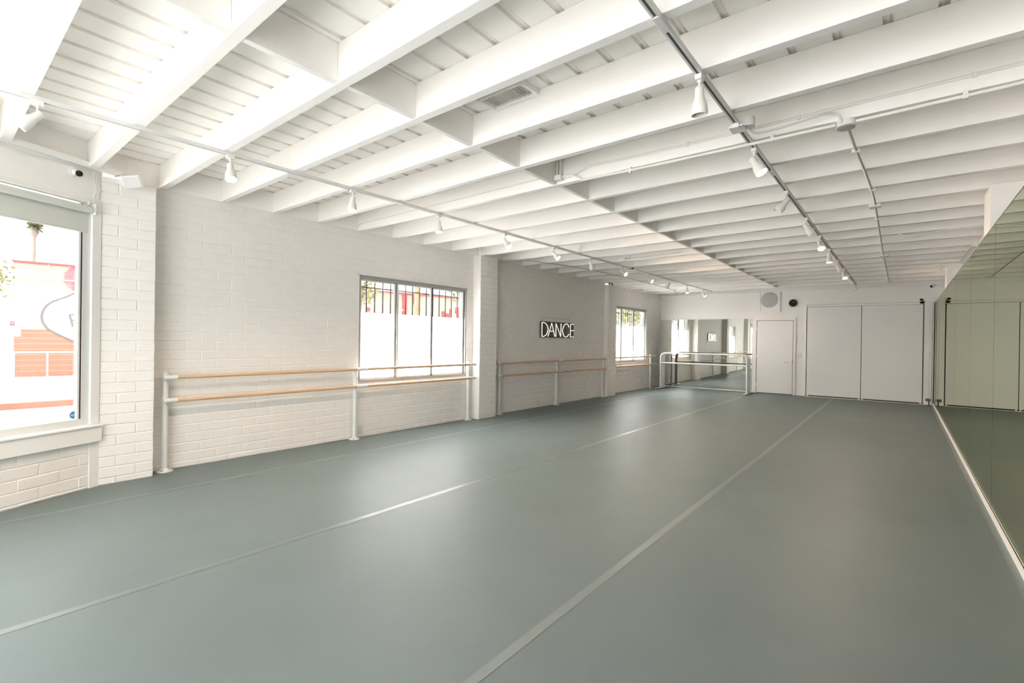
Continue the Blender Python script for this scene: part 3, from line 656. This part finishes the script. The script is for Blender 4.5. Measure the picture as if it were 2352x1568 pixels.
# ------------------------------------------------------------------ small fittings on the back wall
vf = thing('wall_vent', 'square white wall vent with round louvered grille above the door', 'vent', tuple(M_back @ Vector((-3.02, 0, 2.68))))
MB(M_back).box(-3.30, -2.75, -.02, 0, 2.39, 2.965, .003).build('cover', M_trim, vf)
MB(M_back).box(-3.30, -3.27, -.035, -.02, 2.39, 2.965, .002).box(-2.78, -2.75, -.035, -.02, 2.39, 2.965, .002).box(-3.27, -2.78, -.035, -.02, 2.39, 2.42, .002).build('frame', M_trim, vf)
MB(M_back).cyl((-3.028, -.021, 2.735), (-3.028, -.026, 2.735), .228, 40).build('grille_disc', M_louv, vf)
for k in range(13):
    z = 2.735 - .21 + k * .035; hw = math.sqrt(max(.001, .228 ** 2 - (z - 2.735) ** 2))
    mm = MB(M_back @ Matrix.Translation((-3.028, -.032, z)) @ Matrix.Rotation(-.6, 4, 'X')); mm.box(-hw, hw, -.010, .010, -.001, .001); mm.build('louver', M_alu_l, vf)
ck = thing('wall_clock', 'round black wall clock between vent and sliding doors', 'clock', tuple(M_back @ Vector((-2.424, 0, 2.625))))
MB(M_back).cyl((-2.424, 0, 2.625), (-2.424, -.03, 2.625), .107, 36).build('case', M_black, ck)
m = MB(M_back)
for k in range(12):
    t = k * PI / 6; a = Vector((-2.424 + .085 * math.sin(t), -.0305, 2.625 + .085 * math.cos(t))); m.box(a.x - .004, a.x + .004, -.0315, -.0302, a.z - .006, a.z + .006)
M_tick = mat('clock_marks', (.35, .34, .3), .5)
m.build('hour_marks', M_tick, ck)
MB(M_back).tube([(-2.424, -.033, 2.625), (-2.39, -.033, 2.655)], .003, 6).build('hour_hand', M_tick, ck)
MB(M_back).tube([(-2.424, -.034, 2.625), (-2.45, -.034, 2.69)], .002, 6).build('minute_hand', M_tick, ck)
sw = thing('light_switch', 'white light switch plate beside the hinged door', 'light switch', tuple(M_back @ Vector((-2.245, 0, 1.14))))
MB(M_back).box(-2.285, -2.205, -.007, 0, 1.08, 1.20, .002).build('plate', M_plate, sw)
MB(M_back).box(-2.262, -2.228, -.011, -.006, 1.105, 1.175, .002).build('rocker', M_door, sw)
def outlet(y, lab):
    o = thing('wall_outlet', lab, 'outlet', (XW, y, .12), 'wall outlets')
    MB().box(XW + .006, XW + .013, y - .04, y + .04, .055, .18, .002).build('plate', M_plate, o)
    for z in (.095, .14): MB().box(XW + .012, XW + .016, y - .018, y + .018, z - .015, z + .015, .003).build('socket', M_alu_l, o)
outlet(4.09, 'white power outlet low on the brick under the barred window')
outlet(8.52, 'white power outlet low on the brick under the DANCE sign')
# corner gadgets
sp_ = thing('ball_speaker', 'pair of small black ball speakers above the sliding doors in the mirror corner', 'speaker', tuple(M_back @ Vector((.365, 0, 2.57))))
MB(M_back).sphere((.36, -.13, 2.605), .036, 14, 10, (1, 1, .75)).build('upper_ball', M_black, sp_)
MB(M_back).sphere((.37, -.13, 2.535), .043, 14, 10, (1, 1, .72)).build('lower_ball', M_black, sp_)
MB(M_back).box(.40, .418, -.14, -.09, 2.51, 2.57, .003).cyl((.40, -.13, 2.54), (.36, -.13, 2.60), .010, 8).build('bracket', M_grey, sp_)
gb = thing('floor_device', 'small grey box on a short black stand in the mirror corner', 'device', (.53, 15.6, 0))
MB().box(.475, .545, 15.58, 15.60, 0, .006).build('base', M_black, gb)
MB().cyl((.535, 15.6, .0), (.53, 15.6, .12), .010, 8).build('stem', M_black, gb)
MB().box(.47, .56, 15.57, 15.63, .105, .165, .006).build('box', M_grey, gb)
def bullet(lab, p, d, wall):
    r = thing('security_camera', lab, 'security camera', wall, 'bullet security cameras')
    p = Vector(p); d = Vector(d).normalized()
    MB().tube([p - d * .12, p - d * .115, p - d * .02, p], [.022, .03, .032, .032], 18).build('body', M_lamp, r)
    MB().cyl(p + d * .001, p + d * .004, .029, 18).build('lens', M_black, r)
    MB().tube([Vector(wall), Vector(wall).lerp(p - d * .09, .6), p - d * .09], .011, 10).build('arm', M_lamp, r)
    return r
wp = M_back @ Vector((.60, 0, 2.985))
bullet('small bullet camera under the ceiling in the mirror corner of the back wall', (.545, 15.62, 2.915), (-.45, -.8, -.35), (.60, 15.79, 2.985))
dm = thing('security_camera', 'small black dome camera on the storefront header', 'security camera', tuple(M_sf @ Vector((.216, .02, 2.905))), 'bullet security cameras')
MB(M_sf).cyl((.235, .0, 2.91), (.235, .02, 2.91), .035, 20).build('mount', M_lamp, dm)
MB(M_sf).tube([(.23, .012, 2.907), (.222, .045, 2.90)], .026, 18).build('body', M_lamp, dm)
MB(M_sf).sphere((.218, .055, 2.898), .027, 16, 12).build('lens', M_black, dm)
# white flood speaker on the pilaster top
fs = thing('wall_speaker', 'white box speaker on a swivel bracket at the top of the storefront pilaster', 'speaker', (-5.9, 1.32, 2.99))
Ms = Matrix.Translation((-5.82, 1.31, 2.945)) @ Matrix.Rotation(math.radians(-22), 4, 'Z') @ Matrix.Rotation(math.radians(32), 4, 'Y') @ Matrix.Rotation(math.radians(14), 4, 'X')
MB(Ms).box(-.05, .065, -.08, .08, -.06, .06, .014).build('housing', M_lamp, fs)
MB(Ms).box(.065, .068, -.068, .068, -.05, .05, .001).build('front_face', M_alu_l, fs)
MB().tube([(-5.95, 1.20, 2.975), (-5.90, 1.22, 2.98), (-5.86, 1.27, 2.97)], .008, 8).build('bracket_arm', M_galv, fs)
# cables on the storefront header
cbl = MB(M_sf); cbl.tube(smooth([(3.5, .012, 2.975), (2.0, .012, 2.965), (.95, .012, 2.968), (.6, .014, 2.955), (.35, .012, 2.965), (.05, .012, 2.975)], 6), .004, 6).tube(smooth([(3.5, .02, 2.968), (1.5, .02, 2.958), (.7, .022, 2.938), (.4, .018, 2.955), (.06, .012, 2.965)], 6), .003, 6)
tag(cbl.build('header_cable', M_lamp), 'painted cables sagging along the storefront header', 'cable')
cl_ = MB(M_sf)
for k in range(4):
    x = .025 + .014 * k; cl_.tube(smooth([(x, .012, 2.97), (x + .01, .02, 2.9), (x - .008, .018, 2.82), (x + .006, .012, 2.72)], 5), .003, 6)
tag(cl_.build('cable_bundle', M_lamp), 'bundle of thin painted cables where header meets pilaster', 'cable')
# bracket, cable and conduit bits on the mirror wall
bk = thing('mounting_bracket', 'white metal mounting bracket with wires at the top of the pilaster by the back wall', 'bracket', (.6, 11.95, 2.92))
MB().box(.50, .56, 11.93, 11.96, 2.86, 2.95, .002).box(.56, XM + .015, 11.94, 11.96, 2.93, 2.95, .002).build('plate', M_lamp, bk)
MB().tube(smooth([(.53, 11.93, 2.86), (.54, 11.92, 2.95), (.60, 11.95, 2.985), (.66, 11.98, 2.975)], 5), .006, 8).build('wire', M_lamp, bk)
fx = thing('strip_fixture', 'slim white strip fixture along the top of the mirror wall', 'light fixture', (.80, 10.6, 2.95))
MB().box(.79, .845, 9.75, 11.6, 2.93, 2.985, .004).build('housing', M_lamp, fx)
MB().box(.786, .789, 9.85, 11.5, 2.944, 2.952).build('slot', M_grey, fx)
wc = MB().tube(smooth([(-.05, 8.50, 2.995), (.02, 8.49, 2.955), (.18, 8.50, 2.95), (.45, 8.52, 2.985), (.80, 8.53, 2.99)], 6), .010, 8).build('sagging_cable', M_lamp); tag(wc, 'white cable sagging under a joist towards the mirror wall pilaster', 'cable')
wc = MB().tube(smooth([(.60, 15.78, 2.975), (.66, 15.7, 2.94), (.75, 15.65, 2.90), (.84, 15.6, 2.87)], 5), .005, 6).build('camera_cable', M_lamp); tag(wc, 'thin cable running from the corner camera down to the mirror', 'cable')

# ------------------------------------------------------------------ outside: street, neighbour building, palm, sign, trees
M_street = mat('asphalt_pale', (.52, .50, .475), .9, var=.1, vscale=.5)
M_walk = mat('concrete_walk', (.52, .51, .50), .9, var=.08, vscale=.8)
M_curb = mat('painted_curb', (.22, .10, .07), .8, var=.2, vscale=2)
M_cream = mat('cream_block', (.29, .265, .21), .85, var=.04, vscale=1.5)
M_orange = mat('orange_block', (.215, .105, .07), .85, var=.08, vscale=1.2)
M_red = mat('red_paint', (.34, .045, .05), .7)
M_pink = mat('pink_paint', (.34, .10, .11), .8, var=.25, vscale=5)
M_mural = mat('mural_white', (.50, .50, .50), .8)
M_mgrey = mat('mural_grey', (.115, .10, .105), .8)
M_bglass = mat('shop_glass', (.06, .06, .09), .2)
M_steel = mat('galvanised_post', (.42, .42, .42), .5)
M_signw = mat('sign_white', (.40, .38, .37), .6)
M_signr = mat('sign_red', (.17, .03, .05), .6)
M_bark = mat('bark', (.20, .165, .14), .9, var=.2, vscale=8)
M_leaf = mat('palm_leaf', (.13, .15, .07), .7, var=.25, vscale=6)
M_leaf2 = mat('tree_leaf', (.26, .25, .10), .7, var=.3, vscale=8)
M_pole = mat('pole_timber', (.26, .17, .10), .9, var=.15, vscale=5)
M_iron = mat('window_bars', (.13, .10, .11), .6)
g = MB().box(-120, -6.4, -14, 90, -.5, -.3).build('street', M_street); struct(g, 'sunlit street outside the windows', 'street')
g = MB().box(-120, -15.85, -14, 90, -.32, -.15).build('sidewalk', M_walk); struct(g, 'sunlit sidewalk across the street', 'sidewalk')
g = MB().box(-15.85, -15.65, -14, 90, -.32, -.15, .01).build('kerb', M_curb); struct(g, 'red painted kerb across the street', 'kerb')
g = MB().box(-9.4, -6.3, 1.0, 26, -.3, -.16).build('pavement', M_walk); struct(g, 'pavement around the studio building', 'pavement')
e = Vector((.1752, .9845, 0)); A0 = Vector((-24.763, 2.211, 0)); nf = Vector((e.y, -e.x, 0))
M_fac = Matrix(((e.x, nf.x, 0, A0.x), (e.y, nf.y, 0, A0.y), (0, 0, 1, 0), (0, 0, 0, 1)))   # local x along the facade, y towards the street
nb = thing('shop_building', 'sunlit cream and orange block building across the street', 'building', tuple(A0))
MB(M_fac).box(0, 34, -14, 0, -.15, 4.0).build('walls', M_cream, nb)
MB(M_fac).box(-.02, 34.05, -14, .025, -.15, 1.57).build('orange_base', M_orange, nb)
MB(M_fac).box(-.06, 34.1, -14.05, .07, 3.98, 4.05).build('roof_edge', M_red, nb)
mj = MB(M_fac)
for k in range(9): mj.box(0, 5, .0255, .027, -.15 + .2 * k + .2, -.15 + .2 * k + .212)
mj.build('mortar_lines', M_cream, nb)
MB(M_fac).box(.0, 4.0, .001, .03, 3.42, 3.46).box(.84, .90, .001, .03, 3.46, 3.98).build('white_conduit', M_mural, nb)
for k in range(4):
    y = -1.0 - k * .75; f = MB(M_fac).box(-.04, -.0, y - .28, y + .28, .95, 2.6).build('side_window', M_mural, nb); MB(M_fac).box(-.05, -.041, y - .2, y + .2, 1.05, 2.5).build('pane', M_bglass, f)
mural = [(3.9, 3.35), (2.6, 3.40), (1.67, 3.07), (1.33, 2.84), (.97, 2.65), (.80, 2.49), (.69, 2.26), (.655, 2.05), (.70, 1.81), (.83, 1.59), (1.10, 1.39), (1.40, 1.21), (1.68, 1.07), (2.6, .75), (3.9, .80)]
mo = MB(M_fac); mo.poly_prism([(a, .026, b) for a, b in mural], (0, 0, 0), (0, .008, 0)); mo.build('mural_outline', M_mgrey, nb)
cx, cz = 2.4, 2.07
mi = MB(M_fac); mi.poly_prism([(cx + (a - cx) * .955, .034, cz + (b - cz) * .94) for a, b in mural], (0, 0, 0), (0, .008, 0)); mi.build('mural_field', M_mural, nb)
Mt = M_fac @ Matrix.Translation((1.62, .045, 1.93)) @ Matrix.Rotation(PI / 2, 4, 'X') @ Matrix.Rotation(PI, 4, 'Y') @ Matrix.Rotation(PI, 4, 'Y')
Mt = M_fac @ Matrix(((1, 0, 0, 1.60), (0, 0, 1, .044), (0, 1, 0, 1.93), (0, 0, 0, 1))) @ Matrix.Rotation(math.radians(12), 4, 'Z')
link('lettering', text_mesh('P', .72, Mt, .004), M_mgrey, nb)
spl = [(1.9, 4.0), (1.62, 3.99), (1.45, 3.93), (1.38, 3.82), (1.30, 3.74), (1.29, 3.58), (1.24, 3.43), (1.33, 3.33), (1.37, 3.22), (1.45, 3.17), (1.52, 3.10), (1.68, 3.08), (1.9, 3.1)]
ms = MB(M_fac); ms.poly_prism([(a, .003, b) for a, b in spl], (0, 0, 0), (0, .01, 0)); ms.build('pink_splash', M_pink, nb)
mr = MB(M_fac)
for (a, b, c, d) in ((15.35, 15.5, 2.4, 4.0), (15.53, 15.64, 2.4, 4.0), (15.64, 15.95, 3.93, 4.0), (15.98, 16.1, 3.45, 3.9), (17.98, 18.2, 2.6, 3.12), (18.3, 18.68, 2.6, 3.0), (18.55, 18.68, 3.0, 3.3), (18.98, 19.06, 3.05, 3.4), (19.12, 19.4, 2.6, 3.42), (13.25, 13.42, 2.9, 3.09)): mr.box(a, b, .001, .04, c, d)
mr.build('red_mural_shapes', M_red, nb)
mf = MB(M_fac).box(20.5, 34, .002, .05, 2.0, 4.0).build('ochre_panel', mat('ochre_paint', (.33, .24, .08), .8), nb)
rl = thing('pipe_railing', 'white pipe railing along the orange base of the building across the street', 'railing', tuple(M_fac @ Vector((0, .45, -.15))))
MB(M_fac).cyl((0, .45, .755), (5, .45, .755), .028, 10).build('top_rail', M_steel, rl)
for x in (.03, .885, 2.6, 4.3): MB(M_fac).cyl((x, .45, -.15), (x, .45, .755), .026, 10).build('post', M_steel, rl)
ss = thing('street_sign', 'white NO PARKING sign on a metal post across the street', 'street sign', (-17.94, 1.585, -.15))
MB().box(-17.965, -17.935, 1.55, 1.59, -.15, 1.78).build('post', M_steel, ss)
Msn = Matrix(((0, 0, 1, -17.925), (1, 0, 0, 1.61), (0, 1, 0, 1.555), (0, 0, 0, 1)))    # local x = +Y, local y = up, local z = towards the street
MB(Msn).box(-.105, .105, -.205, .205, -.004, 0, .001).build('plate', M_signw, ss)
MB(Msn).box(-.095, -.005, .085, .185, 0, .003).build('red_square', M_signr, ss)
link('lettering', text_mesh('NO', .075, Msn @ Matrix.Translation((-.05, .135, .004)), .0008), M_mural, ss)
link('lettering', text_mesh('PARKING', .048, Msn @ Matrix.Translation((0, .045, .002)), .0008), M_signr, ss)
# palm
pm = thing('palm_tree', 'tall fan palm rising behind the building across the street', 'palm tree', (-44.74, 4.85, -.15))
MB().tube([(-44.74, 4.80, -.15), (-44.74, 4.82, 4), (-44.74, 4.85, 8.1)], [.15, .12, .10], 10).build('trunk', M_bark, pm)
MB().tube([(-44.74, 4.85, 7.75), (-44.74, 4.86, 8.1), (-44.74, 4.87, 8.45)], [.10, .24, .16], 10).build('dead_skirt', M_bark, pm)
rnd = random.Random(3)
for k in range(26):
    az = k * 2.399; el = rnd.uniform(-.5, 1.1); c = Vector((-44.74, 4.87, 8.5)); d = Vector((math.cos(az) * math.cos(el), math.sin(az) * math.cos(el), math.sin(el))); L = rnd.uniform(.45, .62)
    side = d.cross(Vector((0, 0, 1))).normalized(); m = MB(); pts = [c]
    for j in range(9):
        t = (j - 4) / 4 * 1.0; rr = L * (1.0 if j % 2 == 0 else .62)
        pts.append(c + (d * math.cos(t) + side * math.sin(t)) * rr + Vector((0, 0, -.18 * (rr / L) ** 2 * (1 - d.z))))
    m._add([tuple(p) for p in pts], [(0, j, j + 1) for j in range(1, 9)]); m.build('frond', M_leaf, pm)
def leafy(name, lab, base, crown, rx, rz, n, ls, seed, m, h0):
    r = thing(name, lab, 'tree', base); rnd = random.Random(seed)
    MB().tube([base, (base[0], base[1] + .02, h0), tuple(crown)], [.06, .045, .02], 8).build('trunk', M_bark, r)
    b = MB(); vs = []; fs = []
    for i in range(n):
        p = Vector((rnd.gauss(0, .42) * rx, rnd.gauss(0, .42) * rx, rnd.gauss(0, .42) * rz)) + Vector(crown)
        a = Vector((rnd.uniform(-1, 1), rnd.uniform(-1, 1), rnd.uniform(-1, 1))).normalized(); c = a.orthogonal().normalized()
        o = len(vs); s_ = ls * rnd.uniform(.6, 1.3); vs += [tuple(p - a * s_), tuple(p + c * s_ * .45), tuple(p + a * s_), tuple(p - c * s_ * .45)]; fs.append((o, o + 1, o + 2, o + 3))
    b._add(vs, fs); o = b.build('foliage', m, r); o['kind'] = 'stuff'
leafy('street_tree', 'small yellow-green tree outside the barred window', (-9.0, 5.85, -.3), (-9.0, 6.05, 2.55), .45, .45, 260, .06, 11, M_leaf2, 1.9)
leafy('street_tree', 'olive tree beside the corner of the building across the street', (-30, 1.6, -.3), (-30, 1.95, 3.9), .8, .9, 260, .12, 12, M_leaf2, 2.5)
leafy('street_tree', 'dull green tree showing at the top corner of the barred window', (-18, 17.9, -.15), (-18, 17.9, 4.1), .7, .6, 260, .10, 13, M_leaf, 3.0)
leafy('street_tree', 'leafy tree outside the window near the back corner', (-11.0, 23.2, -.3), (-11.0, 23.4, 2.9), 1.5, .9, 700, .11, 14, M_leaf2, 1.8)
leafy('street_tree', 'second leafy tree outside the window near the back corner', (-11.5, 26.4, -.3), (-11.5, 26.5, 3.0), 1.5, .9, 700, .11, 15, M_leaf2, 1.8)
up_ = thing('utility_pole', 'brown timber utility pole seen through the barred window', 'utility pole', (-13.0, 10.83, -.3))
MB().tube([(-13, 10.83, -.3), (-13, 10.83, 8)], [.085, .07], 14).build('pole', M_pole, up_)
MB().box(-13.05, -12.95, 9.9, 11.8, 7.2, 7.3).build('crossarm', M_pole, up_)
def grille(name, x, y0, y1, z0, z1, ys, rails, lab):
    r = thing(name, lab, 'window grille', (x, (y0 + y1) / 2, z0), 'outside window grilles')
    for y in ys: MB().box(x - .007, x + .007, y - .007, y + .007, z0, z1).build('bar', M_iron, r)
    for z in rails: MB().box(x - .009, x + .009, y0, y1, z - .008, z + .008).build('rail', M_iron, r)
    for y in (y0 + .05, y1 - .05): MB().box(x, XW - .19, y - .01, y + .01, z1 - .03, z1 - .01).build('wall_fixing', M_iron, r)
grille('window_grille', -6.5, 4.1, 6.75, .7, 2.55, [4.255 + .152 * k for k in range(17)], (.85, 1.55, 2.235), 'dark steel security bars outside the barred window')
grille('window_grille', -6.6, 12.2, 15.2, .75, 2.6, [12.3 + .152 * k for k in range(19)], (.9, 1.65, 2.3), 'dark steel security bars outside the window near the back corner')
